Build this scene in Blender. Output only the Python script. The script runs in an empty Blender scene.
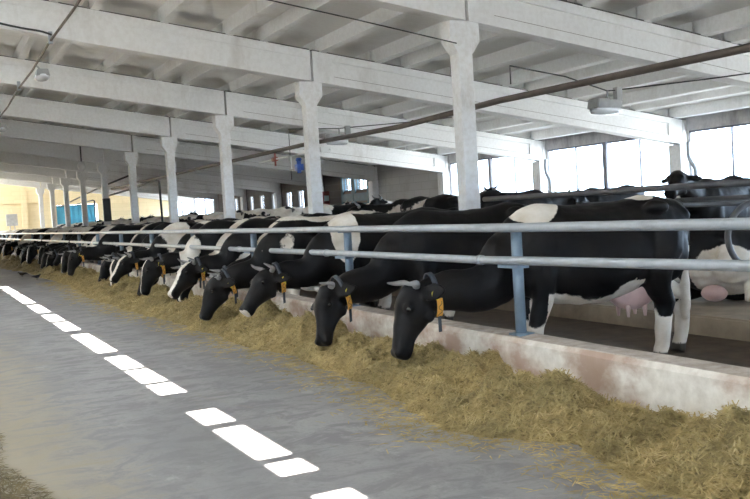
import bpy, bmesh, math, random
from mathutils import Vector, Matrix, noise
S = bpy.context.scene
COL = S.collection
PI = math.pi
rnd = random.Random(7)
R = math.radians

# ------------------------------------------------------------------ materials
MATS = {}
def nodes(name):
    m = bpy.data.materials.new(name); m.use_nodes = True
    nt = m.node_tree; b = nt.nodes['Principled BSDF']
    MATS[name] = m
    return m, nt, b
def ramp(nt, src, stops, interp='LINEAR'):
    r = nt.nodes.new('ShaderNodeValToRGB'); r.color_ramp.interpolation = interp
    e = r.color_ramp.elements
    while len(e) < len(stops): e.new(0.5)
    for i, (p, c) in enumerate(stops):
        e[i].position = p; e[i].color = (*c, 1) if len(c) == 3 else c
    nt.links.new(src, r.inputs[0]); return r.outputs[0]
def tnoise(nt, scale, detail=4, rough=.55, mapscale=None, dist=0):
    tc = nt.nodes.new('ShaderNodeTexCoord'); n = nt.nodes.new('ShaderNodeTexNoise')
    n.inputs['Scale'].default_value = scale; n.inputs['Detail'].default_value = detail
    n.inputs['Roughness'].default_value = rough; n.inputs['Distortion'].default_value = dist
    if mapscale:
        mp = nt.nodes.new('ShaderNodeMapping'); mp.inputs['Scale'].default_value = mapscale
        nt.links.new(tc.outputs['Object'], mp.inputs[0]); nt.links.new(mp.outputs[0], n.inputs['Vector'])
    else: nt.links.new(tc.outputs['Object'], n.inputs['Vector'])
    return n.outputs[0]
def mix(nt, fac, a, b, mode='MIX'):
    m = nt.nodes.new('ShaderNodeMix'); m.data_type = 'RGBA'; m.blend_type = mode
    for v, s in ((fac, m.inputs[0]), (a, m.inputs[6]), (b, m.inputs[7])):
        if isinstance(v, (int, float)): s.default_value = v
        elif isinstance(v, tuple): s.default_value = (*v, 1)
        else: nt.links.new(v, s)
    return m.outputs[2]
def bump(nt, b, h, strength, dist=.02):
    n = nt.nodes.new('ShaderNodeBump'); n.inputs['Strength'].default_value = strength
    n.inputs['Distance'].default_value = dist
    nt.links.new(h, n.inputs['Height']); nt.links.new(n.outputs[0], b.inputs['Normal'])
def simple(name, col, rough=.6, metal=0, var=.25, nscale=6, bumps=0):
    m, nt, b = nodes(name)
    n = tnoise(nt, nscale)
    d = tuple(c*(1-var) for c in col)
    nt.links.new(ramp(nt, n, [(.3, d), (.7, col)]), b.inputs['Base Color'])
    b.inputs['Roughness'].default_value = rough; b.inputs['Metallic'].default_value = metal
    if bumps: bump(nt, b, n, bumps)
    return m
def whitewash(name, base, dirt, amount=.55, scale=1.2):
    m, nt, b = nodes(name)
    n1 = tnoise(nt, scale, 6, .65, (1, 1, .35)); n2 = tnoise(nt, 14, 4)
    c = mix(nt, ramp(nt, n1, [(amount, (0, 0, 0)), (amount+.22, (1, 1, 1))]), base, dirt)
    c = mix(nt, ramp(nt, n2, [(.35, (.22,)*3), (.6, (0, 0, 0))]), c, dirt)
    nt.links.new(c, b.inputs['Base Color']); b.inputs['Roughness'].default_value = .8
    bump(nt, b, n2, .25, .01)
    return m
whitewash('whitewash_beam', (.86, .855, .84), (.62, .59, .55), .56)
whitewash('whitewash_column', (.86, .855, .845), (.52, .46, .38), .55, 2.2)
whitewash('slab', (.86, .85, .83), (.74, .72, .68), .5, .8)
whitewash('bare_concrete', (.22, .23, .21), (.15, .15, .13), .5, 3)
simple('joint_shadow', (.10, .09, .085), .9)  # dark tone painting the shadow line at the slab joint over each beam
simple('ledge_shadow_dust', (.26, .20, .17), .9)  # dusty brown that also paints the shadow line along the flange ledge
whitewash('lintel', (.50, .48, .47), (.28, .26, .26), .45, 2.5)
# brick wall, whitewashed
def brick(name, base, dirt, mortar):
    m, nt, b = nodes(name)
    tc = nt.nodes.new('ShaderNodeTexCoord'); sp = nt.nodes.new('ShaderNodeSeparateXYZ'); cb = nt.nodes.new('ShaderNodeCombineXYZ')
    ad = nt.nodes.new('ShaderNodeMath'); nt.links.new(tc.outputs['Object'], sp.inputs[0])
    nt.links.new(sp.outputs[0], ad.inputs[0]); nt.links.new(sp.outputs[1], ad.inputs[1])
    nt.links.new(ad.outputs[0], cb.inputs[0]); nt.links.new(sp.outputs[2], cb.inputs[1])
    br = nt.nodes.new('ShaderNodeTexBrick'); nt.links.new(cb.outputs[0], br.inputs['Vector'])
    br.inputs['Scale'].default_value = 1; br.inputs['Brick Width'].default_value = 1.2; br.inputs['Row Height'].default_value = .3
    br.inputs['Mortar Size'].default_value = .012
    br.inputs['Color1'].default_value = (*base, 1); br.inputs['Color2'].default_value = (*[c*.93 for c in base], 1); br.inputs['Mortar'].default_value = (*mortar, 1)
    n1 = tnoise(nt, 1.1, 6, .65)
    nt.links.new(mix(nt, ramp(nt, n1, [(.5, (0, 0, 0)), (.75, (.8,)*3)]), br.outputs[0], dirt), b.inputs['Base Color'])
    b.inputs['Roughness'].default_value = .85
brick('white_brick', (.60, .58, .55), (.44, .41, .37), (.48, .46, .43))
brick('brown_brick', (.11, .095, .085), (.07, .06, .055), (.14, .13, .12))
brick('cream_block', (.66, .54, .33), (.54, .43, .26), (.56, .46, .28))
# passage floor
m, nt, b = nodes('passage_concrete')
n1 = tnoise(nt, .55, 7, .62, (1.4, .5, 1)); n2 = tnoise(nt, 3.6, 7, .72, (.8, 1.25, 1), .8); n3 = tnoise(nt, 40, 3, .6)
c = ramp(nt, n1, [(.32, (.21, .205, .21)), (.5, (.28, .273, .275)), (.68, (.35, .34, .335))])
c = mix(nt, ramp(nt, n2, [(.42, (.8,)*3), (.54, (0, 0, 0))]), c, (.185, .18, .185))
c = mix(nt, ramp(nt, tnoise(nt, 2.3, 6, .7, (1, .6, 1)), [(.60, (0, 0, 0)), (.72, (.55,)*3)]), c, (.46, .45, .45))
c = mix(nt, ramp(nt, tnoise(nt, 1.6, 5, .7, (1, .4, 1), .6), [(.60, (0, 0, 0)), (.74, (.5,)*3)]), c, (.30, .25, .165))
c = mix(nt, ramp(nt, n3, [(.3, (.35,)*3), (.5, (0, 0, 0))]), c, (.18, .175, .175))
tc = nt.nodes.new('ShaderNodeTexCoord'); sp = nt.nodes.new('ShaderNodeSeparateXYZ'); nt.links.new(tc.outputs['Object'], sp.inputs[0])
ma = nt.nodes.new('ShaderNodeMath'); ma.operation = 'MULTIPLY_ADD'; ma.inputs[1].default_value = -.45; ma.inputs[2].default_value = .55
nt.links.new(sp.outputs[0], ma.inputs[0]); ad = nt.nodes.new('ShaderNodeMath'); nt.links.new(ma.outputs[0], ad.inputs[0]); nt.links.new(n2, ad.inputs[1])
c = mix(nt, ramp(nt, ad.outputs[0], [(.55, (0, 0, 0)), (.85, (.75,)*3)]), c, (.28, .23, .145))
nt.links.new(c, b.inputs['Base Color']); b.inputs['Roughness'].default_value = .62
bump(nt, b, n3, .2, .004)
simple('manure', (.105, .072, .045), .7, 0, .55, 5, .5)
simple('platform_concrete', (.36, .29, .21), .85, 0, .45, 3, .3)
# feed curb: whitewash worn to rust brown on the face
m, nt, b = nodes('curb')
n1 = tnoise(nt, 1.7, 6, .6, (1, .8, 1.3)); n2 = tnoise(nt, 9, 5, .65)
c = ramp(nt, n2, [(.3, (.56, .50, .42)), (.65, (.74, .69, .61))])
c = mix(nt, ramp(nt, n1, [(.44, (0, 0, 0)), (.58, (.8,)*3)]), c, (.36, .22, .15))
tc = nt.nodes.new('ShaderNodeTexCoord'); sp = nt.nodes.new('ShaderNodeSeparateXYZ'); nt.links.new(tc.outputs['Object'], sp.inputs[0])
top = nt.nodes.new('ShaderNodeMath'); top.operation = 'GREATER_THAN'; top.inputs[1].default_value = .405
nt.links.new(sp.outputs[2], top.inputs[0])
c = mix(nt, top.outputs[0], c, ramp(nt, n2, [(.35, (.34, .28, .23)), (.65, (.52, .46, .40))]))
nt.links.new(c, b.inputs['Base Color']); b.inputs['Roughness'].default_value = .85
bump(nt, b, n2, .35, .01)
# metal
simple('galvanised', (.42, .445, .47), .45, .3, .2, 9)
simple('blue_paint', (.21, .28, .35), .45, .15, .3, 8)
simple('brown_pipe', (.13, .105, .09), .6, .1, .35, 5)
simple('stall_steel', (.15, .15, .155), .5, .3, .35, 6)
simple('cable', (.05, .05, .05), .6, 0, .2)
simple('grey_plastic', (.42, .42, .41), .5)
simple('white_plastic', (.8, .8, .78), .4, 0, .08)
simple('blue_plastic', (.03, .10, .42), .4)
simple('red_paint', (.38, .09, .07), .5)
simple('window_steel', (.22, .21, .24), .5)
simple('teal_paint', (.05, .13, .17), .5)
simple('horn', (.30, .29, .28), .45, 0, .45, 9)
simple('horn_tip', (.06, .055, .05), .4)
simple('hoof', (.07, .06, .05), .6)
simple('udder_skin', (.62, .43, .40), .5, 0, .18, 7)
simple('eye', (.008, .006, .005), .12)
simple('collar_strap', (.035, .045, .06), .55)
simple('tag_orange', (.72, .36, .06), .5, 0, .12)
simple('tag_print', (.10, .07, .03), .5)
simple('tag_yellow', (.80, .66, .06), .45, 0, .1)
simple('bird_grey', (.05, .05, .055), .6)
simple('bird_brown', (.13, .10, .075), .7)
simple('blue_sheet', (.06, .33, .50), .6, 0, .35, 1.2)
m, nt, b = nodes('glass')
out = nt.nodes['Material Output']; tr = nt.nodes.new('ShaderNodeBsdfTransparent'); tr.inputs[0].default_value = (.93, .95, .97, 1)
b.inputs['Base Color'].default_value = (.8, .85, .9, 1); b.inputs['Roughness'].default_value = .08
ms = nt.nodes.new('ShaderNodeMixShader'); ms.inputs[0].default_value = .07
nt.links.new(tr.outputs[0], ms.inputs[1]); nt.links.new(b.outputs[0], ms.inputs[2]); nt.links.new(ms.outputs[0], out.inputs[0])
m, nt, b = nodes('lamp_glass')
b.inputs['Base Color'].default_value = (.9, .92, .95, 1); b.inputs['Roughness'].default_value = .15; b.inputs['Transmission Weight'].default_value = .25
# silage
for nm, cs in (('silage', ((.085, .062, .022), (.37, .275, .11), (.62, .48, .22))), ('silage_strand', ((.24, .175, .065), (.52, .395, .17), (.76, .61, .32)))):
    m, nt, b = nodes(nm)
    n = tnoise(nt, 30 if nm == 'silage' else 11, 6, .7); n2 = tnoise(nt, 2.2, 4, .6)
    c = ramp(nt, n, [(.28, cs[0]), (.5, cs[1]), (.72, cs[2])])
    c = mix(nt, ramp(nt, n2, [(.35, (.55,)*3), (.6, (0, 0, 0))]), c, (.15, .125, .05))
    nt.links.new(c, b.inputs['Base Color']); b.inputs['Roughness'].default_value = .9
    if nm == 'silage': bump(nt, b, n, .9, .04)
simple('old_silage', (.22, .175, .09), .9, 0, .6, 14, .6)
# cow coat: white / pink / hoof fields are stored on the mesh
m, nt, b = nodes('coat')
at = nt.nodes.new('ShaderNodeAttribute'); at.attribute_name = 'coat'
sc = nt.nodes.new('ShaderNodeSeparateColor'); nt.links.new(at.outputs['Color'], sc.inputs[0])
nf = tnoise(nt, 9, 5, .6)
ma = nt.nodes.new('ShaderNodeMath'); ma.operation = 'MULTIPLY_ADD'; ma.inputs[1].default_value = .22
nt.links.new(nf, ma.inputs[0]); nt.links.new(sc.outputs[0], ma.inputs[2])
w = ramp(nt, ma.outputs[0], [(.595, (0, 0, 0)), (.625, (1, 1, 1))])
hair = tnoise(nt, 26, 5, .65)
black = ramp(nt, tnoise(nt, 2.2, 4), [(.35, (.004, .004, .005)), (.7, (.013, .011, .010))])
white = ramp(nt, tnoise(nt, 3.5, 5, .6), [(.3, (.54, .46, .36)), (.62, (.78, .73, .66))])
c = mix(nt, w, black, white)
c = mix(nt, sc.outputs[1], c, (.62, .38, .33))
c = mix(nt, sc.outputs[2], c, (.07, .06, .05))
nt.links.new(c, b.inputs['Base Color']); b.inputs['Roughness'].default_value = .5; b.inputs['Specular IOR Level'].default_value = .16
bump(nt, b, hair, .22, .012)

# ------------------------------------------------------------------ mesh helpers
def finish(name, bm, mat, parent=None, smooth=False, loc=None):
    me = bpy.data.meshes.new(name)
    bmesh.ops.recalc_face_normals(bm, faces=bm.faces)
    bm.to_mesh(me); bm.free()
    if smooth: me.polygons.foreach_set('use_smooth', [True]*len(me.polygons))
    for mm in (mat if isinstance(mat, (list, tuple)) else [mat]): me.materials.append(MATS[mm])
    o = bpy.data.objects.new(name, me); COL.objects.link(o)
    if parent: o.parent = parent
    if loc: o.location = loc
    return o
def tag(o, label=None, cat=None, group=None, kind=None):
    if label: o['label'] = label
    if cat: o['category'] = cat
    if group: o['group'] = group
    if kind: o['kind'] = kind
    return o
def thing(name, label, cat, loc=(0, 0, 0), rotz=0, group=None):
    o = bpy.data.objects.new(name, None); COL.objects.link(o); o.empty_display_size = .1
    o.location = loc; o.rotation_euler = (0, 0, rotz)
    return tag(o, label, cat, group)
def dup(root, loc=None, rotz=None, label=None, group=None):
    r = root.copy(); COL.objects.link(r)
    if loc is not None: r.location = loc
    if rotz is not None: r.rotation_euler = (0, 0, rotz)
    if label: r['label'] = label
    if group: r['group'] = group
    for ch in list(root.children):
        c = ch.copy(); COL.objects.link(c); c.parent = r
        for g in list(ch.children):
            d = g.copy(); COL.objects.link(d); d.parent = c
    return r
def box(bm, a, b_, mi=0):
    x0, y0, z0 = a; x1, y1, z1 = b_
    v = [bm.verts.new(p) for p in ((x0,y0,z0),(x1,y0,z0),(x1,y1,z0),(x0,y1,z0),(x0,y0,z1),(x1,y0,z1),(x1,y1,z1),(x0,y1,z1))]
    for f in ((0,3,2,1),(4,5,6,7),(0,1,5,4),(1,2,6,5),(2,3,7,6),(3,0,4,7)):
        bm.faces.new([v[i] for i in f]).material_index = mi
def hexa(bm, pts, mi=0):
    v = [bm.verts.new(p) for p in pts]
    for f in ((0,3,2,1),(4,5,6,7),(0,1,5,4),(1,2,6,5),(2,3,7,6),(3,0,4,7)):
        bm.faces.new([v[i] for i in f]).material_index = mi
def slopebox(bm, x0, x1, y0, y1, f0, f1):
    hexa(bm, [(x0,y0,f0(x0)),(x1,y0,f0(x1)),(x1,y1,f0(x1)),(x0,y1,f0(x0)),(x0,y0,f1(x0)),(x1,y0,f1(x1)),(x1,y1,f1(x1)),(x0,y1,f1(x0))])
def prism(bm, prof, y0, y1):
    a = [bm.verts.new((x, y0, z)) for x, z in prof]; c = [bm.verts.new((x, y1, z)) for x, z in prof]
    bm.faces.new(a); bm.faces.new(c[::-1])
    n = len(prof)
    for i in range(n): bm.faces.new((a[i], c[i], c[(i+1) % n], a[(i+1) % n]))
def rings(bm, rs, cap=True, mi=0):
    n = len(rs[0]); vs = [[bm.verts.new(p) for p in r] for r in rs]
    for a, c in zip(vs, vs[1:]):
        for i in range(n):
            bm.faces.new((a[i], a[(i+1) % n], c[(i+1) % n], c[i])).material_index = mi
    if cap:
        bm.faces.new(vs[0][::-1]).material_index = mi; bm.faces.new(vs[-1]).material_index = mi
def tube(bm, pts, rad, n=10, mi=0, flat=1.0):
    pts = [Vector(p) for p in pts]
    rad = rad if isinstance(rad, (list, tuple)) else [rad]*len(pts)
    t0 = (pts[1]-pts[0]).normalized()
    up = Vector((0, 0, 1)) if abs(t0.z) < .9 else Vector((0, 1, 0))
    s = t0.cross(up).normalized(); rs = []
    for i, p in enumerate(pts):
        a = pts[max(i-1, 0)]; c = pts[min(i+1, len(pts)-1)]
        t = (c-a).normalized()
        s = (s - t*s.dot(t)).normalized(); u = s.cross(t)
        rs.append([p + (s*math.cos(2*PI*k/n)*flat + u*math.sin(2*PI*k/n))*rad[i] for k in range(n)])
    rings(bm, rs, True, mi)
def catmull(pts, k=6):
    P = [Vector(p) for p in pts]; out = []
    for i in range(len(P)-1):
        a, b_, c, d = P[max(i-1, 0)], P[i], P[i+1], P[min(i+2, len(P)-1)]
        for j in range(k):
            t = j/k
            out.append(.5*((2*b_)+(c-a)*t+(2*a-5*b_+4*c-d)*t*t+(3*b_-a-3*c+d)*t**3))
    out.append(P[-1]); return out
def ball(bm, c, r, seg=14, rn=9, mi=0):
    r = r if isinstance(r, (tuple, list)) else (r, r, r)
    mt = Matrix.Translation(c) @ Matrix.Diagonal((*r, 1))
    for f in bmesh.ops.create_uvsphere(bm, u_segments=seg, v_segments=rn, radius=1, matrix=mt)['verts'][0].link_faces: f.material_index = mi

# ------------------------------------------------------------------ building
YC = [11.25+5.78*k for k in range(-3, 10)]        # column / beam lines
XC, XW = 7.25, 17.5
YB, YF = -9.0, 69.6
def zb(x): return 4.14-.148*(abs(x)-XC)            # beam underside
def zt(x): return zb(x)+.62                        # beam top
def zs(x): return zt(x)+.26                        # slab soffit

bm = bmesh.new(); box(bm, (-4.12, YB, -.2), (4.30, YF+1, 0))
tag(finish('floor', bm, 'passage_concrete'), kind='structure')
bm = bmesh.new(); box(bm, (4.30, YB, -.2), (7.05, YF+1, -.005)); box(bm, (-XW, YB, -.2), (-4.12, YF+1, -.005)); box(bm, (14.2, YB, -.2), (XW, YF+1, -.005))
tag(finish('floor_alley', bm, 'manure'), kind='structure')
bm = bmesh.new(); box(bm, (7.05, YB, -.2), (14.2, YF+1, .2)); bmesh.ops.bevel(bm, geom=bm.edges, offset=.02, segments=2, affect='EDGES')
tag(finish('stall_platform', bm, 'platform_concrete'), kind='structure')
# feed curbs
for sx, nm in ((1, 'feed_curb'), (-1, 'feed_curb')):
    bm = bmesh.new(); a, c = (4.12, 4.36) if sx > 0 else (-4.36, -4.12)
    ys = [YB + i*.3 for i in range(int((YF-YB)/.3)+1)]; rs = []
    for y in ys:
        j = lambda s: .012*noise.noise(Vector((y*1.3, s*7.1, sx*3)))
        rs.append([(a+j(1), y, 0), (a+.004+j(2), y, .37+j(3)), (a+.03, y, .41+j(4)), (c-.03, y, .415+j(5)), (c, y, .38), (c, y, 0)])
    rings(bm, rs)
    tag(finish(nm, bm, 'curb'), kind='structure')

# ceiling: ribbed slabs, with the ridge opening (skylight slot)
SUN = Vector((.302, .36, -1))                      # direction of travel, per metre of height
patches = [(4.16,4.42),(4.80,5.14),(5.22,6.22),(6.35,6.93),(7.27,8.33),(8.40,9.30),(9.38,10.42),(10.8,12.98),(13.45,14.85),(15.1,16.4),(16.85,18.9),(19.15,22.2),(22.6,25.8)]
y = 26.4
y = 52.0
while y < 64: patches.append((y, y+2.4)); y += 2.85
zslot = zs(0)+.08
holes = [(a-SUN.y*zslot, c-SUN.y*zslot) for a, c in patches]
holes = [(-9.0, holes[0][0]-.4)] [:0] + holes
sx0, sx1 = 1.86-SUN.x*zslot-.125, 1.86-SUN.x*zslot+.125
bm = bmesh.new()
ribs = []
x = 3.1-6.4
for k in range(8):
    for d in (0, 1.25, 2.5):
        xx = x+3.2*k+d
        if abs(xx) < XW-.2 and abs(xx) > .35: ribs.append(xx)
T = .12
YO = 60.0                                           # past this the unseen left slope is left open to brighten the far end
FY0, FY1 = 68.3, 69.0                               # added translucent strip, out of view, lighting the far end wall
slopebox(bm, sx1, XW+.95, YB, FY0, zs, lambda x: zs(x)+T); slopebox(bm, sx1, XW+.25, FY1, YF, zs, lambda x: zs(x)+T); slopebox(bm, sx1, .6, FY0, FY1, zs, lambda x: zs(x)+T); slopebox(bm, 14, XW+.25, FY0, FY1, zs, lambda x: zs(x)+T)  # unseen eaves overhang added past the right wall to dim the window light
RL = [(-8.2, 27.5), (54, YO-.6)]  # lengths of the unseen left slope given added light strips
RX0, RX1 = -3.2, -.9
slopebox(bm, RX1, sx0, YB, YO, zs, lambda x: zs(x)+T); slopebox(bm, -XW-.25, RX0, YB, YO, zs, lambda x: zs(x)+T)
py_ = YB
for a_, c_ in RL: slopebox(bm, RX0, RX1, py_, a_, zs, lambda x: zs(x)+T); py_ = c_
slopebox(bm, RX0, RX1, py_, YO, zs, lambda x: zs(x)+T)
prev = YB
for a, c in holes:
    box(bm, (sx0, prev, zs(0)-.03), (sx1, a, zs(0)+T)); prev = c
box(bm, (sx0, prev, zs(0)-.03), (sx1, YO, zs(0)+T))
cbm = bm; bm = bmesh.new()
for xx in ribs:
    for i in range(len(YC)-1):
        w = .075
        slopebox(bm, xx-w, xx+w, YC[i]+.02, YC[i+1]-.02, zt, lambda x: zs(x)+.01)
    if xx > 0: slopebox(bm, xx-.075, xx+.075, YC[-1]+.02, YF, zt, lambda x: zs(x)+.01)
ceiling = tag(finish('ceiling', cbm, 'slab'), kind='structure')
finish('ribs', bm, 'whitewash_beam', ceiling)
bm = bmesh.new(); slopebox(bm, 9.35, 9.78, 11.45, 11.75, lambda x: zt(x)-.0, lambda x: zs(x)-.005)
o = finish('bare_patch', bm, 'bare_concrete', ceiling); tag(o, 'unpainted grey-green concrete patch')

m, nt, b = nodes('added_translucent_sheet')
out = nt.nodes['Material Output']; tl = nt.nodes.new('ShaderNodeBsdfTranslucent'); tl.inputs[0].default_value = (.46, .455, .44, 1)
b.inputs['Base Color'].default_value = (.6, .58, .52, 1); ms = nt.nodes.new('ShaderNodeMixShader'); ms.inputs[0].default_value = .2
nt.links.new(tl.outputs[0], ms.inputs[1]); nt.links.new(b.outputs[0], ms.inputs[2]); nt.links.new(ms.outputs[0], out.inputs[0])
bm = bmesh.new(); slopebox(bm, .6, 14, FY0, FY1, lambda x: zs(x)+.05, lambda x: zs(x)+.06)
for a_, c_ in RL: slopebox(bm, RX0, RX1, a_, c_, lambda x: zs(x)+.05, lambda x: zs(x)+.06)
tag(finish('added_roof_light', bm, 'added_translucent_sheet'), kind='structure')  # unseen translucent sheets added to brighten the passage floor and far wall
# beams
order = ['nearest', 'second nearest', 'third', 'fourth', 'fifth', 'sixth', 'seventh', 'eighth', 'ninth', 'farthest']
def beam_half(y, side, panel):
    bm = bmesh.new()
    if not panel:
        x0, x1 = (.0, XC+.02) if side > 0 else (-XC-.02, 0)
        slopebox(bm, x0, x1, y-.14, y+.14, zb, zt)
        slopebox(bm, x0, x1, y-.155, y+.155, lambda x: zt(x)-.17, lambda x: zt(x)-.002)
    else:
        x0, x1 = (XC+.07, XW-.12) if side > 0 else (-XW+.12, -XC-.07)
        slopebox(bm, x0, x1, y-.10, y+.10, lambda x: zb(x)+.1, lambda x: zt(x)-.08)
        slopebox(bm, x0, x1, y-.15, y+.15, zb, lambda x: zb(x)+.155)
        slopebox(bm, x0, x1, y-.15, y+.15, lambda x: zt(x)-.15, zt)
        slopebox(bm, x0+.003, x0+.45, y-.146, y+.146, lambda x: zb(x)+.1, lambda x: zt(x)-.08)
        slopebox(bm, x1-.45, x1-.003, y-.146, y+.146, lambda x: zb(x)+.1, lambda x: zt(x)-.08)
    return bm
vis = YC[2:]
for i, y in enumerate(YC):
    for side in (1, -1):
        for panel in (0, 1):
            if side < 0 and i < 2: pass
            o = finish('roof_beam', beam_half(y, side, panel), 'whitewash_beam')
            if side > 0:
                xa, xb = (XC+.07, XW-.12) if panel else (.05, XC)
                bm = bmesh.new(); slopebox(bm, xa, xb, y-.159, y+.159, lambda x: zt(x)-.003, lambda x: zt(x)+.016); finish('joint_shadow_line', bm, 'joint_shadow', o)
                if panel:
                    bm = bmesh.new(); slopebox(bm, xa+.46, xb-.46, y-.147, y+.147, lambda x: zb(x)+.15, lambda x: zb(x)+.163); finish('ledge_shadow_line', bm, 'ledge_shadow_dust', o)
            if side > 0 and i >= 3:
                k = min(i-2, 9); v = vis[0]
                n = ['column nearest the camera' if k == 1 else '', ''][0]
                pos = {0: 'just overhead, before the first column shown', 1: 'resting on the nearest and tallest-looking column', 2: 'resting on the second column from the camera',
                       3: 'resting on the third column from the camera', 4: 'resting on the fourth column from the camera', 5: 'resting on the fifth column from the camera', 6: 'resting on the sixth column from the camera',
                       7: 'resting on the seventh column from the camera', 8: 'resting on the eighth column from the camera', 9: 'resting on the ninth column from the camera'}[k]
                if i == len(YC)-1: pos = 'resting on the farthest column by the cream end wall'
                if panel: tag(o, 'white beam with recessed web over the stalls, '+pos, 'beam', 'panelled beams over the stalls')
                else: tag(o, 'smooth white beam over the passage, '+pos, 'beam', 'smooth beams over the passage')
            else:
                tag(o, ('white concrete beam over the left half of the barn' if side < 0 else 'white concrete beam behind the viewer'), 'beam', 'beams on the unseen side' if side < 0 else 'beams behind the viewer')
# columns
def column():
    t = thing('concrete_column', 'x', 'column')
    bm = bmesh.new(); box(bm, (-.125, -.115, 0), (.125, .115, 3.69)); bmesh.ops.bevel(bm, geom=[e for e in bm.edges if abs(e.verts[0].co.z-e.verts[1].co.z) > 1], offset=.012, segments=1, affect='EDGES')
    finish('shaft', bm, 'whitewash_column', t)
    bm = bmesh.new(); prism(bm, [(-.125, 3.66), (.125, 3.66), (.25, 3.84), (.25, 4.13), (-.25, 4.13), (-.25, 3.84)], -.125, .125)
    finish('capital', bm, 'whitewash_column', t)
    return t
c0 = column(); first = True
names = ['nearest', 'second', 'third', 'fourth', 'fifth', 'sixth', 'seventh', 'eighth', 'ninth', 'tenth']
clab = ['thickest white concrete column, nearest the camera, rising behind the big black cow', 'second white column from the right, with a brown pipe crossing its shaft',
        'third white column from the right, left of the small wall windows', 'fourth white column from the right, at the bright yellow far windows', 'fifth white column from the right, beside a black hoop pipe',
        'sixth white column from the right, with a dark box strapped to its foot', 'seventh white column from the right, in front of the blue sheet right half', 'eighth white column from the right, crossing the blue sheet',
        'ninth white column from the right, just left of the blue sheet', 'slimmest white column, farthest away against the cream end wall']
for i, y in enumerate(YC):
    for s in (1, -1):
        lb = clab[min(i-3, 9)] if s > 0 and i >= 3 else 'white concrete column outside the picture'
        g = 'white columns along the stalls' if s > 0 and i >= 3 else 'columns outside the picture'
        if s > 0 and i < 3: continue
        if s < 0 and i % 2: continue
        if first: c0.location = (s*XC, y, 0.2 if s > 0 else 0); c0['label'] = lb; c0['group'] = g; first = False
        else: dup(c0, (s*XC, y, 0), 0, lb, g)
c0.location.z = 0

# outer walls ------------------------------------------------------
ZH = 3.0
def ztop(x=XW): return zs(XW)+.05
bays = [(YC[i], YC[i+1]) for i in range(len(YC)-1)] + [(YC[-1], YF)]
wr = bmesh.new(); wdark = bmesh.new(); lint = bmesh.new(); wn = 0
def window(y0, y1, z0, z1, n, mat='window_steel', thickmid=True, x=XW+.05):
    global wn; wn += 1
    root = bpy.data.objects.new('window_%d' % wn, None); COL.objects.link(root); root['kind'] = 'structure'
    bm = bmesh.new(); t = .03
    box(bm, (x-.03, y0, z0), (x+.03, y1, z0+.05)); box(bm, (x-.03, y0, z1-.05), (x+.03, y1, z1))
    for k in range(n+1):
        yy = y0+(y1-y0)*k/n; w = .022
        box(bm, (x-.03, yy-w, z0), (x+.03, yy+w, z1))
    finish('window_frame', bm, mat, root)
    if thickmid:
        bm = bmesh.new(); yy = (y0+y1)/2; box(bm, (x-.12, yy-.10, z0), (x-.03, yy+.06, z1)); finish('centre_post', bm, mat, root)
    bm = bmesh.new(); box(bm, (x-.004, y0+.03, z0+.03), (x+.004, y1-.03, z1-.03)); finish('pane', bm, 'glass', root)
    if mat == 'teal_paint':
        for q, (ya, yb, za, zc) in enumerate(((y0-.18, y0, 1.0, z1+.12), (y1, y1+.18, 1.0, z1+.12), (y0, y1, z1, z1+.12), (y0, y1, 1.0, 1.75), (y0, y1, 1.85, 2.2))):
            bm = bmesh.new(); box(bm, (XW-.06, ya, za), (XW, yb, zc)); finish('teal_panel', bm, 'teal_paint', root)
    return root
for side in (1, -1):
    WX0, WX1 = (XW, XW+.25) if side > 0 else (-XW-.25, -XW)
    wb = bmesh.new(); db = bmesh.new()
    bys = [(YB, YC[0])]+bays
    for i, (a, c) in enumerate(bys):
        mid = (a+c)/2; kind = 'win'
        if side > 0:
            if 28 < mid < 34: kind = 'blank'
            elif 34 < mid < 40: kind = 'teal'
            elif 40 < mid < 57.6: kind = 'dark'
            elif mid > 63.6: kind = 'win'
        if side < 0 and i >= len(bys)-2: continue        # last left bays, unseen, left open to light the far end
        if side < 0 and 8 < mid < 57: kind = 'blank'
        tgt = db if kind == 'dark' or kind == 'teal' else wb
        if kind == 'blank': box(wb, (WX0, a, 0), (WX1, c, ztop())); continue
        if kind == 'win':
            z0, z1 = .95, ZH-.03
            box(wb, (WX0, a, 0), (WX1, c, z0))
            box(wb, (WX0, a, z0), (WX1, a+.22, ztop())); box(wb, (WX0, c-.22, z0), (WX1, c, ztop()))
            box(lint, (WX0-.04 if side > 0 else WX0, a+.22, z1), (WX1 if side > 0 else WX1+.04, c-.22, ztop()))
            if side > 0: window(a+.22, c-.22, z0, z1, 4)
        else:
            ops = ([(42.6, 43.3), (44.3, 45.0)] if mid < 44 else [(46.6, 47.2), (48.5, 49.2), (50.3, 50.9)] if mid < 50 else [(53.2, 53.9)]) if kind == 'dark' else [(35.2, 36.4), (36.8, 37.7)]
            z0, z1 = (1.7, 2.62) if kind == 'dark' else (2.32, 2.95)
            prev = a
            for o0, o1 in ops:
                box(tgt, (WX0, prev, 0), (WX1, o0, ztop())); box(tgt, (WX0, o0, 0), (WX1, o1, z0)); box(tgt, (WX0, o0, z1), (WX1, o1, ztop())); prev = o1
                if side > 0: window(o0, o1, z0, z1, 2 if kind == 'teal' else 1, 'teal_paint' if kind == 'teal' else 'lintel', False, XW+.1)
            box(tgt, (WX0, prev, 0), (WX1, c, ztop()))
    tag(finish('wall_right' if side > 0 else 'wall_left', wb, 'white_brick'), kind='structure')
    if len(db.verts): tag(finish('wall_right_brick', db, 'brown_brick'), kind='structure')
    else: db.free()
wr.free(); wdark.free()
tag(finish('trim_1', lint, 'lintel'), kind='structure')
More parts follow.
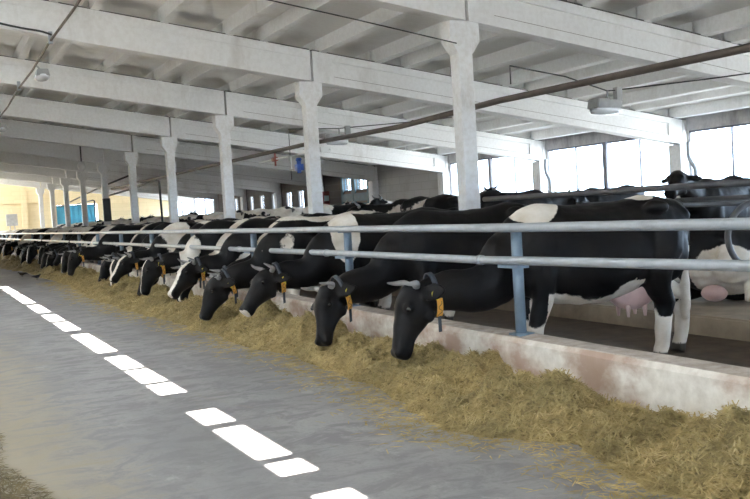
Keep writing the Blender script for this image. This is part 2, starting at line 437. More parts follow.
# pilasters with a short pipe elbow
pl = ['right edge of the near wall windows', 'between the first and second window bays', 'beside the blank white wall']
for i, y in enumerate(YC):
    bm = bmesh.new(); box(bm, (XW-.28, y-.2, 0), (XW, y+.2, zb(XW-.1)-.0)); box(bm, (XW-.12, y-.17, zb(XW)), (XW, y+.17, zt(XW)))
    tag(finish('trim_%d' % (i+2), bm, 'whitewash_column'), kind='structure')
for y, lb in ((17.03, 'grey bent drain pipe on the wall pier nearest the camera'), (22.81, 'grey bent drain pipe on the second wall pier, beyond the row of windows')):
    bm = bmesh.new(); xx = XW-.22
    tube(bm, catmull([(xx, y-.42, 2.68), (xx, y-.42, 2.3), (xx, y-.58, 2.05), (xx, y-.62, 1.9), (xx, y-.62, 1.0), (xx, y-.62, 0)], 5), .055, 10)
    tag(finish('drain_pipe', bm, 'galvanised', smooth=True), lb, 'pipe', 'drain pipes on the wall piers')
# end walls
bm = bmesh.new()
def gable(bm, y0, y1, x0, x1):
    slopebox(bm, x0, x1, y0, y1, lambda x: 0, lambda x: zs(x)+.1)
gable(bm, YF, YF+.3, 0, 9.0); gable(bm, YF, YF+.3, 11.95, XW)
slopebox(bm, 9.0, 11.95, YF, YF+.3, lambda x: 3.06, lambda x: zs(x)+.1)
gable(bm, YF, YF+.3, -XW, 0)
box(bm, (0, YF-.12, 3.35), (8.3, YF, 3.9)); box(bm, (6.6, YF-.15, 0), (7.0, YF, 4.2)); box(bm, (0, YF-.05, 2.55), (6.6, YF, 2.75))
tag(finish('wall_far', bm, 'cream_block'), kind='structure')
bm = bmesh.new()
gable(bm, YB-.3, YB, 1.9, XW); gable(bm, YB-.3, YB, -XW, -1.9)
for s in (1, -1): slopebox(bm, min(0, s*1.9), max(0, s*1.9), YB-.3, YB, lambda x: 3.2, lambda x: zs(x)+.1)
tag(finish('wall_near', bm, 'white_brick'), kind='structure')
# blue sheet in the far doorway
t = thing('door_sheet', 'bright blue sheet hung across the doorway in the far end wall', 'curtain', (9.0, YF+.02, 0))
bm = bmesh.new(); n = 40
rs = [[(2.72*k/n, .10+.03*math.sin(k*1.1)+.02*math.sin(k*2.7), z) for k in range(n+1)]+[(2.72*k/n, .12+.03*math.sin(k*1.1)+.02*math.sin(k*2.7), z) for k in range(n, -1, -1)] for z in (0, 1.5, 3.0)]
rings(bm, rs); finish('sheet', bm, 'blue_sheet', t, True)
bm = bmesh.new(); tube(bm, [(-.03, .11, 3.02), (2.95, .11, 3.02)], .025, 8); finish('curtain_rod', bm, 'stall_steel', t, True)

# ------------------------------------------------------------------ feed barrier
XR = 4.17
t = thing('feed_barrier', 'long grey two-rail steel feed barrier on blue posts along the curb', 'barrier', (0, 0, 0))
posts = [5.94+3.2*k for k in range(-3, 20)]
bm = bmesh.new(); tube(bm, [(XR, YB+.5, 1.285)]+[(XR, p, 1.282+.004*math.sin(p*3)) for p in posts]+[(XR, 67, 1.29)], .036, 14)
finish('top_rail', bm, 'galvanised', t, True)
bm = bmesh.new(); tube(bm, [(XR-.01, YB+.5, 1.05), (XR-.01, 3.6, 1.045), (XR-.01, 6.3, 1.012)]+[(XR-.01, p, 1.012+.012*math.sin(p)) for p in posts[4:]]+[(XR-.01, 67, 1.02)], .034, 14)
finish('bottom_rail', bm, 'galvanised', t, True)
for p in posts:
    bm = bmesh.new(); tube(bm, [(XR+.085, p, .40), (XR+.085, p, 1.255)], .045, 14)
    box(bm, (XR+.02, p-.08, .405), (XR+.16, p+.08, .425))
    finish('post', bm, 'blue_paint', t, True)
    bm = bmesh.new(); box(bm, (XR-.04, p-.17, .958), (XR+.07, p+.10, .984)); finish('bracket', bm, 'blue_paint', t)
    bm = bmesh.new(); box(bm, (XR-.02, p-.03, 1.244), (XR+.06, p+.03, 1.262)); finish('saddle', bm, 'blue_paint', t)
    if p > 5:
        bm = bmesh.new(); tube(bm, [(XR-.01, p+.36, 1.012), (XR-.01, p+.42, 1.012)], .042, 12); finish('coupling', bm, 'galvanised', t, True)

# ------------------------------------------------------------------ silage
def hay_h(x, y, x0, x1, hmax, seed):
    u = (x-x0)/(x1-x0)
    if u <= 0: return 0
    prof = min(1, u*1.9)**.8
    if u > .6: prof *= 1-(.25+.65*max(0, min(1, (6.2-y)/2)))*(u-.6)/.4
    f = noise.fractal(Vector((x*1.4, y*1.15, seed)), 1.0, 2.0, 4)*.5+.5
    lump = max(0, noise.noise(Vector((x*2.6, y*2.4, seed+9))))**.8
    prof_c = (abs(noise.noise(Vector((x*4.2, y*3.9, seed+3))))*.15+abs(noise.noise(Vector((x*8.5, y*8, seed+4))))*.055)*min(1, u*4)
    fine = prof_c-.03*min(1, u*4)+noise.noise(Vector((x*16, y*16, seed)))*.018+noise.noise(Vector((x*38, y*38, seed)))*.007
    return prof*(hmax*(.15+.85*f)+.27*lump)+fine*min(1, u*8)
def edge(y, pts):
    for (a, xa), (c, xc) in zip(pts, pts[1:]):
        if a <= y <= c: return xa+(xc-xa)*(y-a)/(c-a)
    return pts[-1][1] if y > pts[-1][0] else pts[0][1]
def silage(name, label, x0pts, x1, y0, y1, hmax, seed, nstrand, sgn=1):
    bm = bmesh.new(); rows = []; y = y0
    while y < y1:
        st = .022+.0035*max(0, y-6); xe = edge(y, x0pts)+.16*noise.noise(Vector((y*1.1, seed, 0)))+.07*noise.noise(Vector((y*4.3, seed, 5)))
        nx = 46; row = []
        for k in range(nx+1):
            x = xe+(x1-xe)*k/nx
            row.append(bm.verts.new((x, y, hay_h(x, y, xe, x1, hmax, seed)-(.012 if k == 0 else 0))))
        rows.append(row); y += st
    for a, c in zip(rows, rows[1:]):
        for k in range(len(a)-1): bm.faces.new((a[k], a[k+1], c[k+1], c[k]))
    r = random.Random(seed)
    for i in range(nstrand):
        y = y0+(min(y1, 26)-y0)*r.random()**2.0
        xe = edge(y, x0pts)+.16*noise.noise(Vector((y*1.1, seed, 0)))+.07*noise.noise(Vector((y*4.3, seed, 5)))
        u = r.random()
        if r.random() < .09: x = xe-abs(r.gauss(0, .22)); z = .004
        else: x = xe+(x1-xe)*u; z = hay_h(x, y, xe, x1, hmax, seed)
        if abs(x-1.86) < .25: continue
        L = r.uniform(.02, .055)*(1+.02*y); w = r.uniform(.0018, .0042)*(1+.04*y)
        a = r.uniform(0, PI); e = r.uniform(-.5, .7) if z > .01 else 0
        d = Vector((math.cos(a)*math.cos(e), math.sin(a)*math.cos(e), math.sin(e)))*L; s = Vector((-math.sin(a), math.cos(a), 0))*w
        c = Vector((x, y, z+.006)); h = Vector((0, 0, w*.9))
        p = [c-d-s, c-d+s, c+d+s, c+d-s]; k1 = c+h
        v = [bm.verts.new(q) for q in p]; vt = bm.verts.new(k1)
        for q in range(4): bm.faces.new((v[q], v[(q+1) % 4], vt)).material_index = 1
    o = finish(name, bm, ['silage', 'silage_strand'], None, True)
    return tag(o, label, 'silage', kind='stuff')
silage('silage_heap', 'long lumpy heap of yellow-brown silage along the curb under the cows', [(-3, 3.1), (3.4, 3.15), (4.3, 3.35), (5.1, 2.98), (6.8, 3.25), (8.5, 3.35), (10.8, 3.2), (18.4, 3.0), (24, 3.2), (32, 3.15), (38, 2.75), (66, 2.5)], 4.125, 1.5, 66, .27, 3.3, 52000)
bm = None
def left_edge(y): return edge(y, [(-2, .5), (4.6, .46), (5.4, .40), (6.2, .24), (7.0, .30), (8, .1), (66, .0)])
# heap on the near left: grows towards -x
def silage_left():
    bm = bmesh.new(); rows = []; y = 3.6
    while y < 30:
        xe = left_edge(y)+.10*noise.noise(Vector((y*1.7, 4, 0)))+.05*noise.noise(Vector((y*6, 4, 0))); row = []
        for k in range(41):
            x = xe-(xe+1.6)*k/40; u = (xe-x)
            h = min(1, u*3)*(.05+.07*(noise.fractal(Vector((x*2, y*2, 8)), 1, 2, 4)*.5+.5))+noise.noise(Vector((x*18, y*18, 2)))*.012*min(1, u*8)
            row.append(bm.verts.new((x, y, h-(.012 if k == 0 else 0))))
        rows.append(row); y += .03+.004*y
    for a, c in zip(rows, rows[1:]):
        for k in range(40): bm.faces.new((a[k], a[k+1], c[k+1], c[k]))
    r = random.Random(5)
    for i in range(5000):
        y = 4+6*r.random()**1.5; xe = left_edge(y); x = xe+.12-abs(r.gauss(0, .35)); z = .01 if x > xe else .05+min(.06, (xe-x)*.3)
        L = r.uniform(.015, .05); w = r.uniform(.0015, .0035); a = r.uniform(0, PI); e = r.uniform(-.3, .6) if x < xe else 0
        d = Vector((math.cos(a)*math.cos(e), math.sin(a)*math.cos(e), math.sin(e)))*L; s = Vector((-math.sin(a), math.cos(a), 0))*w
        c = Vector((x, y, z+.006)); v = [bm.verts.new(q) for q in (c-d-s, c-d+s, c+d+s, c+d-s)]; vt = bm.verts.new(c+Vector((0, 0, w)))
        for q in range(4): bm.faces.new((v[q], v[(q+1) % 4], vt)).material_index = 1
    tag(finish('silage_heap', bm, ['old_silage', 'old_silage'], None, True), 'thin dark scatter of silage at the left edge of the passage', 'silage', kind='stuff')
silage_left()

# ------------------------------------------------------------------ cows
def lerp(a, b_, t): return a+(b_-a)*t
TR = [(-.90,1.33,1.10,.07),(-.86,1.39,.96,.15),(-.78,1.425,.84,.22),(-.62,1.46,.74,.275),(-.46,1.475,.68,.305),(-.25,1.44,.60,.325),(0,1.42,.55,.36),(.22,1.425,.55,.355),(.42,1.44,.58,.315),(.58,1.45,.62,.275),(.72,1.42,.66,.24),(.84,1.34,.72,.19),(.92,1.22,.82,.12)]
def trunk(bm, dz=0, sink=0):
    rs = []
    for x, zt_, zb_, w in TR:
        c = (zt_+zb_)/2; h = (zt_-zb_)/2; r = []
        for k in range(28):
            a = 2*PI*k/28; ca, sa = math.cos(a), math.sin(a)
            ww = w*(1-.22*max(0, sa)**2) if x > -.6 else w*(1-.05*max(0, sa))
            r.append((x, math.copysign(abs(ca)**.85, ca)*ww, c+math.copysign(abs(sa)**.9, sa)*h+dz))
        rs.append(r)
    rings(bm, rs)
def ell_loft(bm, secs, n=18):
    """secs: centre, along dir, lateral dir, half lateral, half depth"""
    rs = []
    for c, d, l, a, h in secs:
        u = l.cross(d).normalized()
        rs.append([c+l*math.cos(2*PI*k/n)*a+u*math.sin(2*PI*k/n)*h for k in range(n)])
    rings(bm, rs)
HEAD = [(-.12,.065,.055,-.01),(-.06,.10,.09,0),(.02,.118,.122,.008),(.13,.125,.150,.016),(.24,.130,.172,.028),(.36,.118,.168,.030),(.48,.098,.142,.018),(.60,.084,.116,.004),(.74,.076,.094,-.006),(.86,.085,.090,-.004),(.95,.085,.078,.002),(1.01,.060,.050,.006)]
def build_cow(pose, vox=.022, seed=0, scale=1.0):
    """returns mesh data (uncoated) and anchor data"""
    bm = bmesh.new()
    dz = pose.get('dz', 0)
    trunk(bm, dz)
    for q in (1, -1):
        ball(bm, (-.47, q*.235, 1.36+dz), (.12, .085, .065)); ball(bm, (-.80, q*.13, 1.27+dz), (.08, .06, .08))
        ball(bm, (.56, q*.165, 1.02+dz), (.19, .13, .30)); ball(bm, (-.02, q*.20, .95+dz), (.55, .185, .30))
        if not pose.get('lying'): ball(bm, (-.56, q*.165, .98), (.27, .145, .30))
    poll = Vector(pose['poll']); muz = Vector(pose['muzzle'])
    hd = (muz-poll).normalized(); HL = (muz-poll).length
    # lateral axis of the head, horizontal then rolled
    lat = Vector((0, 0, 1)).cross(hd)
    if lat.length < .2: lat = Vector((0, 1, 0))
    lat.normalize()
    if lat.y < 0: lat = -lat
    yaw = pose.get('yaw', 0)
    fwd = Vector((math.cos(yaw), math.sin(yaw), 0))
    lat = Vector((-math.sin(yaw), math.cos(yaw), 0)); lat = (lat-hd*lat.dot(hd)).normalized()
    dep = lat.cross(hd).normalized()          # one depth side of the head
    # back (jaw) side is towards the body
    jaw = dep if dep.dot(Vector((-1, 0, -.4))) > 0 else -dep
    secs = []
    for t, w, h, off in HEAD:
        secs.append((poll+hd*HL*t+jaw*(off+.02), hd, lat, w, h))
    ell_loft(bm, secs)
    for q in (1, -1):
        ball(bm, poll+hd*HL*.27+lat*q*.098-jaw*.055, (.045, .045, .045)); ball(bm, poll+hd*HL*.93+lat*q*.05-jaw*.02, (.045, .045, .045)); ball(bm, poll+hd*HL*.33+lat*q*.075+jaw*.15, (.06, .06, .06))
    # neck
    nk = pose['neck']      # list of (x,y,z,halfw,halfh)
    pts = [Vector(q[:3])+Vector((0, 0, dz if i < 2 else 0)) for i, q in enumerate(nk)]
    pend = poll+hd*HL*.10+jaw*.05
    pts.append(pend); dims = [(q[3], q[4]) for q in nk]+[(.095, .125)]
    P = catmull(pts, 5); secs = []; L = len(P)-1
    for i, p in enumerate(P):
        d = (P[min(i+1, L)]-P[max(i-1, 0)]).normalized()
        f = i/5; j = min(int(f), len(dims)-2); tt = f-j
        a = lerp(dims[j][0], dims[j+1][0], tt); h = lerp(dims[j][1], dims[j+1][1], tt)
        l = Vector((0, 0, 1)).cross(d); l = l.normalized() if l.length > .1 else Vector((0, 1, 0))
        secs.append((p, d, l, a, h))
    ell_loft(bm, secs)
    # ears
    for s in (1, -1):
        b0 = poll+hd*HL*.03+lat*s*.085+jaw*.035
        dirn = (lat*s*.78+jaw*.45-hd*.32+Vector((0, 0, pose.get('ear', -.12)))).normalized()
        nrm = dirn.cross(hd).normalized()
        el = []
        for t, w in ((-.1, .025), (.06, .034), (.25, .058), (.5, .07), (.75, .055), (.93, .028), (1, .012)):
            el.append((b0+dirn*.25*t, dirn, nrm.cross(dirn).normalized(), w*1.25, .026))
        ell_loft(bm, el, 10)
    # legs
    if not pose.get('lying'):
        for s in (1, -1):
            k = pose.get('step', .0)*s
            tube(bm, [(.60, s*.15, .98), (.62, s*.175, .80), (.60+k*.3, s*.165, .62), (.63+k*.7, s*.155, .43), (.625+k, s*.15, .26), (.63+k, s*.15, .13), (.65+k, s*.15, .075), (.665+k, s*.15, .0)], [.16, .135, .095, .075, .056, .058, .062, .075], 12, flat=.9)
            k = pose.get('hstep', .04)*s
            tube(bm, [(-.56, s*.15, 1.18), (-.53, s*.185, .98), (-.50+k*.3, s*.19, .80), (-.62+k*.6, s*.18, .64), (-.755+k*.9, s*.165, .52), (-.76+k, s*.16, .34), (-.74+k, s*.16, .15), (-.715+k, s*.16, .08), (-.695+k, s*.16, 0)], [.25, .24, .21, .15, .115, .088, .078, .078, .090], 12, flat=.72)
    else:
        for s in (1, -1):
            tube(bm, [(.55, s*.17, .50), (.66, s*.22, .26), (.80, s*.24, .12), (.70, s*.26, .06), (.48, s*.26, .05), (.36, s*.26, .05)], [.14, .11, .07, .055, .045, .055], 12)
        tube(bm, [(-.55, -.20, .52), (-.40, -.36, .42), (-.20, -.44, .32), (-.32, -.52, .18), (-.46, -.56, .11), (-.24, -.62, .07), (-.02, -.64, .06), (.10, -.64, .05)], [.22, .21, .16, .11, .07, .05, .052, .055], 12)
        tube(bm, [(-.55, .22, .5), (-.3, .30, .3), (-.1, .3, .12), (-.4, .32, .08), (-.5, .3, .06)], [.2, .18, .12, .07, .05], 12)
    # tail
    td = dz
    if pose.get('lying'): tube(bm, catmull([(-.84, 0, 1.36+td), (-.93, 0, 1.28+td), (-.98, .02, 1.0+td), (-1.0, .1, .3), (-.9, .3, .1)], 4), .026, 8)
    else:
        tp = catmull([(-.82, 0, 1.385), (-.90, 0, 1.34), (-.945, .01, 1.12), (-.95, pose.get('tail', .02), .85), (-.935, pose.get('tail', .02)*1.5, .62), (-.93, pose.get('tail', .02)*1.6, .40), (-.93, pose.get('tail', .02)*1.6, .32)], 4)
        tube(bm, tp, [lerp(.04, .024, min(1, i/8)) if i < 13 else (.024+.022*math.sin(PI*min(1, (i-12)/12))) for i in range(len(tp))], 8)
    me = bpy.data.meshes.new('cow_base'); bm.to_mesh(me); bm.free()
    o = bpy.data.objects.new('tmp', me); COL.objects.link(o)
    md = o.modifiers.new('r', 'REMESH'); md.mode = 'VOXEL'; md.voxel_size = vox; md.use_smooth_shade = True
    sm = o.modifiers.new('s', 'SMOOTH'); sm.factor = .5; sm.iterations = 5 if vox < .03 else 3
    dg = bpy.context.evaluated_depsgraph_get(); dg.update()
    res = bpy.data.meshes.new_from_object(o.evaluated_get(dg))
    bpy.data.objects.remove(o); bpy.data.meshes.remove(me)
    N = [v.normal.copy() for v in res.vertices]; P = [v.co.copy() for v in res.vertices]; flat = []
    for p, n in zip(P, N): flat.extend((p+n*(.011*noise.noise(p*4.5)+.005*noise.noise(p*11))) if p.z > .1 else p)
    res.vertices.foreach_set('co', flat); res.update()
    res.polygons.foreach_set('use_smooth', [True]*len(res.polygons))
    A = dict(poll=poll, hd=hd, HL=HL, lat=lat, jaw=jaw, secs=secs, dz=dz, pose=pose)
    return res, A
def blob(p, c, r): 
    return 1-math.sqrt(sum(((p[i]-c[i])/r[i])**2 for i in range(3)))
def coat(me, A, fn, seed):
    me = me.copy()
    at = me.attributes.new('coat', 'FLOAT_COLOR', 'POINT')
    vals = []
    lying = A['pose'].get('lying')
    for v in me.vertices:
        p = v.co
        nz = noise.noise(p*3.1+Vector((seed*7.3, 0, 0)))*.30+noise.noise(p*7+Vector((0, seed*3.1, 0)))*.12
        w = fn(p, nz, A)
        hoofv = 1.0 if (p.z < .085 and not lying) else 0.0
        pk = 0.0
        # inner thigh / tail-dock skin stays as coat; muzzle dark-pink handled as coat
        vals += [max(0.0, min(1.0, .5+w*.5)), pk, hoofv, 1.0]
    at.data.foreach_set('color', vals)
    me.materials.clear(); me.materials.append(MATS['coat'])
    return me
def face_t(p, A):
    q = p-A['poll']; t = q.dot(A['hd'])/A['HL']; l = abs(q.dot(A['lat'])); f = -q.dot(A['jaw'])
    return t, l, f
def blaze(p, A, w=.035, t0=-.05, t1=1.0):
    t, l, f = face_t(p, A)
    if not (-.2 < t < 1.15) or f < .01 or l > .2: return -1
    return (w-l)*9 if t0 < t < t1 else -.5
def fn_random(seed, thr=.12, legs=True, bl=0):
    off = Vector((seed*13.7, seed*5.1, seed*2.3))
    def f(p, nz, A):
        v = noise.noise(Vector((p.x*1.5, p.y*1.1, p.z*1.2))+off)*1.5+nz*.5-thr
        head = p.x > 1.25
        if head: v = -.6+nz*.3
        if legs and p.z < .62 and not A['pose'].get('lying') and p.x < 1.0: v = max(v, (.5-p.z)*2.5+nz)
        v = max(v, (.68-p.z)*3+nz-.15 if -.5 < p.x < .5 and abs(p.y) < .3 else -1)
        if bl: v = max(v, blaze(p, A, bl))
        if p.x < -.9 and p.z < .7: v = max(v, .5)
        return v
    return f
def fn_near(p, nz, A):
    v = -1.0
    v = max(v, blob(p, (.62, .02, 1.46), (.24, .34, .19))*1.5+nz*.9)              # withers patch
    v = max(v, blob(p, (-.44, .0, 1.50), (.13, .2, .12))*1.3+nz*.5)           # hip patch
    if -.30 < p.x < .62 and p.z < .95 and not (p.x < -.2 and abs(p.y) > .2 and p.z > .75): v = max(v, ((.68-.06*math.sin(p.x*6)+.10*(p.x < -.1)*(-.1-p.x)/.3)-p.z)*5+nz*1.2)      # belly
    if p.x < -.2 and p.z < .56: v = max(v, (.42-p.z)*4+nz*1.5)                  # hind legs
    if p.x > .4 and p.z < .5 and p.x < 1: v = max(v, (.46-p.z)*4+nz)
    if p.x < -.89 and p.z < .92: v = max(v, (.88-p.z)*3)
    if p.x < -.62 and abs(p.y) < .13 and p.z < 1.0 and p.z > .5: v = max(v, .3)
    return v
def parts(root, A, horn=1, collar=True, eartag=True, udder=True, fine=True, black_udder=False, tagc='tag_orange'):
    poll, hd, HL, lat, jaw = A['poll'], A['hd'], A['HL'], A['lat'], A['jaw']
    if horn:
        for s in (1, -1):
            bm = bmesh.new(); b0 = poll-hd*.03+lat*s*.075-jaw*.01
            pts = catmull([b0, b0+lat*s*.06-hd*.02-jaw*.03, b0+lat*s*.09-hd*.0-jaw*.10*horn, b0+lat*s*.07+hd*.01-jaw*.17*horn], 4); n = len(pts)
            tube(bm, pts, [.034*(1-.84*(i/(n-1))**1.3) for i in range(n)], 10)
            h = finish('horn', bm, 'horn', root, True)
    if fine:
        for s in (1, -1):
            bm = bmesh.new(); ball(bm, poll+hd*HL*.30+lat*s*.138-jaw*.058, (.020, .020, .020)); finish('eye', bm, 'eye', root, True)
            bm = bmesh.new(); ball(bm, poll+hd*HL*.955+lat*s*.036-jaw*.040, (.011, .011, .011), 10, 6); finish('nostril', bm, 'eye', root, True)
    if collar:
        secs = A['secs']; c, d, l, a, h = secs[-4]
        u = l.cross(d).normalized(); bm = bmesh.new(); rs = []
        for off, g in ((-.022, 1.06), (-.022, 1.12), (.022, 1.12), (.022, 1.06)):
            rs.append([c+d*off+l*math.cos(2*PI*k/28)*(a*g+.014)+u*math.sin(2*PI*k/28)*(h*g+.016) for k in range(28)])
        n = 28; vs = [[bm.verts.new(p) for p in r] for r in rs]
        for q in range(4):
            A_, B_ = vs[q], vs[(q+1) % 4]
            for k in range(n): bm.faces.new((A_[k], A_[(k+1) % n], B_[(k+1) % n], B_[k]))
        cl = finish('collar', bm, 'collar_strap', root, True)
        # tag plate on the left cheek side
        lef = l if l.y > 0 else -l
        down = -u if u.z > 0 else u
        ang = [(.10, 0), (.75, 1)]
        bm = bmesh.new(); rs = []
        for k in range(7):
            th = lerp(.12, 1.12, k/6)
            base = c+lef*math.cos(th)*(a*1.12+.021)+down*math.sin(th)*(h*1.12+.023)
            nr = (lef*math.cos(th)/a+down*math.sin(th)/h).normalized()
            rs.append([base-d*.024, base+d*.024, base+d*.024+nr*.012, base-d*.024+nr*.012])
        rings(bm, rs); tg = finish('collar_tag', bm, tagc, cl); tag(tg, 'orange number tag')
        bm = bmesh.new(); zz = []
        for k in range(8):
            th = lerp(.24, 1.0, k/7)
            base = c+lef*math.cos(th)*(a*1.12+.034)+down*math.sin(th)*(h*1.12+.036)
            zz.append(base+d*.013*(1 if (k//2) % 2 else -1))
        tube(bm, zz, .0032, 6)
        finish('tag_digits', bm, 'tag_print', cl)
        th = 1.15; base = c+lef*math.cos(th)*(a*1.12+.025)+down*math.sin(th)*(h*1.12+.027)
        bm = bmesh.new(); rs = []
        for k in range(5):
            q = base+Vector((-.0, .01, -1)).normalized()*.13*k/4+lef*.01
            rs.append([q-d*.014-lef*.004, q+d*.014-lef*.004, q+d*.014+lef*.004, q-d*.014+lef*.004])
        rings(bm, rs); finish('strap_end', bm, 'collar_strap', cl)
    if eartag:
        for s in (1,):
            b0 = poll+hd*HL*.03+lat*s*.185+jaw*.10-hd*.045+Vector((0, 0, -.02)); bm = bmesh.new()
            q = [Vector(v) for v in ((-.028, 0, -.06), (.028, 0, -.06), (.03, 0, -.01), (.012, 0, .012), (-.012, 0, .012), (-.03, 0, -.01))]
            ax = hd; nr = lat*s
            fr = [b0+jaw*-v.x*1+Vector((0, 0, 1))*v.z+nr*.022 for v in q]; bk = [p+nr*.006 for p in fr]
            rings(bm, [fr, bk]); finish('ear_tag', bm, 'tag_yellow', root)
    if udder:
        dzv = A['dz']; bm = bmesh.new()
        if A['pose'].get('lying'): ball(bm, (-.64, -.26, .15), (.12, .15, .09), 20, 12)
        else:
            ball(bm, (-.34, 0, .64), (.24, .17, .185), 22, 14)
            for sx in (-.42, -.25):
                for s in (1, -1): tube(bm, [(sx, s*.075, .55), (sx, s*.08, .45), (sx, s*.08, .40)], [.026, .019, .012], 10)
        finish('udder', bm, 'udder_skin', root, True)
    if fine and not A['pose'].get('lying'):
        pass
NECK = [(.60, 0, 1.06, .22, .34), (.85, 0, .95, .17, .275), (1.06, 0, .79, .135, .215), (1.30, 0, .74, .115, .175)]
def feed(poll, muz, yaw=0, **k):
    n = list(NECK); px, py, pz = poll
    n[2] = (1.06, py*.35, .775+.1*(pz-.80), .14, .205); n[3] = (lerp(1.06, px, .55), py*.7, lerp(.775, pz-.04, .58), .118, .172)
    return dict(poll=poll, muzzle=muz, neck=n, yaw=yaw, **k)
POSES = {
 'A': feed((1.72, .0, .80), (1.89, .04, .26), .05, step=.08, tail=-.03, hstep=.21),
 'B': feed((1.60, .02, .79), (1.94, .16, .37), .25, step=-.06),
 'C': feed((1.66, .06, .68), (1.78, .22, .17), .35, step=.05),
 'D': feed((1.62, -.08, .64), (1.82, -.20, .15), -.30, step=-.04),
 'E': feed((1.66, .0, .66), (1.88, .04, .17), .1, step=.02),
 'S': dict(poll=(1.46, .05, 1.50), muzzle=(1.90, .12, 1.22), yaw=.15, neck=[(.60, 0, 1.12, .2, .30), (.88, 0, 1.20, .15, .235), (1.12, .01, 1.30, .125, .19), (1.32, .03, 1.40, .105, .15)], step=.05, ear=.1),
 'T': dict(poll=(1.52, -.05, 1.30), muzzle=(1.92, -.2, 1.0), yaw=-.3, neck=[(.60, 0, 1.10, .2, .31), (.88, 0, 1.14, .15, .235), (1.14, -.01, 1.2, .115, .17), (1.36, -.03, 1.25, .1, .14)], step=-.05),
 'L': dict(poll=(1.35, .1, 1.02), muzzle=(1.76, .2, .78), yaw=.25, dz=-.56, lying=True, neck=[(.60, 0, 1.10, .2, .31), (.86, 0, 1.16, .155, .235), (1.06, .04, .74, .12, .17), (1.22, .07, .90, .1, .14)]),
}
BASE = {}
def base(pose, vox):
    k = (pose, vox)
    if k not in BASE: BASE[k] = build_cow(POSES[pose], vox)
    return BASE[k]
def cow(pose, vox, fn, seed, loc, rotz, label, group=None, sc=1.0, **kw):
    me, A = base(pose, vox)
    t = thing('dairy_cow', label, 'cow', loc, rotz, group); t.scale = (sc,)*3
    md = coat(me, A, fn, seed); md.name = 'body'
    o = bpy.data.objects.new('body', md); COL.objects.link(o); o.parent = t
    parts(t, A, **kw)
    return t
def feedcow(pose, vox, fn, seed, ymuz, label, dx=0, drot=0, **kw):
    """cow with its muzzle at height y=ymuz along the curb, facing the passage"""
    ang = PI+R(drot); mz = POSES[pose]['muzzle']; sc = kw.get('sc', 1)
    ox = 5.22+dx; oy = ymuz-(math.sin(ang)*mz[0]+math.cos(ang)*mz[1])*sc
    return cow(pose, vox, fn, seed, (ox, oy, 0), ang, label, 'cows feeding along the barrier', **kw)

# ---- front row, near cows one by one
feedcow('A', .016, fn_near, 1, 6.50, 'large black cow nearest the camera, head down at the silage, white belly', .07, -10)
feedcow('C', .02, fn_random(3.2, 1.4), 2, 8.20, 'black cow with downturned pale horns, second from the camera', .05, -6, horn=1.2)
feedcow('B', .02, lambda p, nz, A: max(fn_random(5.9, .9)(p, nz, A), blob(p, (.66, .1, 1.25), (.17, .5, .40))*1.5+nz*.7, (face_t(p, A)[0]-.98)*9 if p.x > 1.5 else -1), 3, 10.0, 'black cow with slanting face and pale muzzle tip, third from the camera', .0, -6)
feedcow('E', .022, lambda p, nz, A: max(fn_random(9.4, .45)(p, nz, A), blob(p, (.1, 0, 1.46), (.75, .26, .12))*1.3+nz), 4, 11.55, 'black cow with raised tag on dark collar, fourth from the camera, nose in silage', -.12, -4, horn=.5)
def fn_half(p, nz, A):
    v = fn_random(6.6, .2)(p, nz, A); t, l, f = face_t(p, A)
    q = (p-A['poll']).dot(A['lat'])
    if -.1 < t < 1.1 and l < .2 and p.x > 1.2: v = max(v, (.05-q)*8 if f > -.02 else -1)
    return v
feedcow('B', .022, fn_half, 5, 13.2, 'cow with half white face and pale collar, fifth from the camera', -.05, -4)
feedcow('D', .022, lambda p, nz, A: max(fn_random(7.7, .5)(p, nz, A), blob(p, (.1, 0, 1.46), (.75, .26, .12))*1.3+nz), 6, 12.68, 'cow with head half hidden behind its neighbours, small curled horn and orange collar tag', .18, -2)
feedcow('C', .022, fn_random(2.1, -.25, bl=.03), 7, 14.4, 'pale-backed cow with white blaze peering between two black heads', .25, -4)
feedcow('A', .024, fn_random(12.3, .3, bl=.02), 8, 15.5, 'black-headed cow with thin white blaze, black neck, left of the pale-backed cow', -.02, -4)
feedcow('D', .024, lambda p, nz, A: max(fn_random(4.4, .4)(p, nz, A), blob(p, (.1, 0, 1.46), (.75, .26, .12))*1.3+nz), 9, 16.7, 'black cow with grey brow, head low behind the white-striped face', .1, 0, horn=.7)
feedcow('B', .024, fn_random(8.8, .3, bl=.05), 10, 18.0, 'black cow with broad white face stripe at the silage edge', -.02, -4, eartag=False)
feedcow('C', .024, fn_random(15.2, .25, bl=.035), 11, 19.4, 'cow facing the camera with white forehead, left of the white face stripe', .1, -4)
feedcow('E', .026, fn_random(17.1, .2), 12, 21.0, 'black cow with dark collar just past the white-foreheaded cow', .2, -2)
feedcow('A', .026, fn_random(19.5, .25), 13, 23.9, 'black cow reaching out over the curb with a yellow tag, left of a gap', -.05, -4)
feedcow('D', .026, fn_random(21.7, -.3), 14, 22.5, 'mostly white-backed cow standing behind a gap at the barrier', .45, 3)
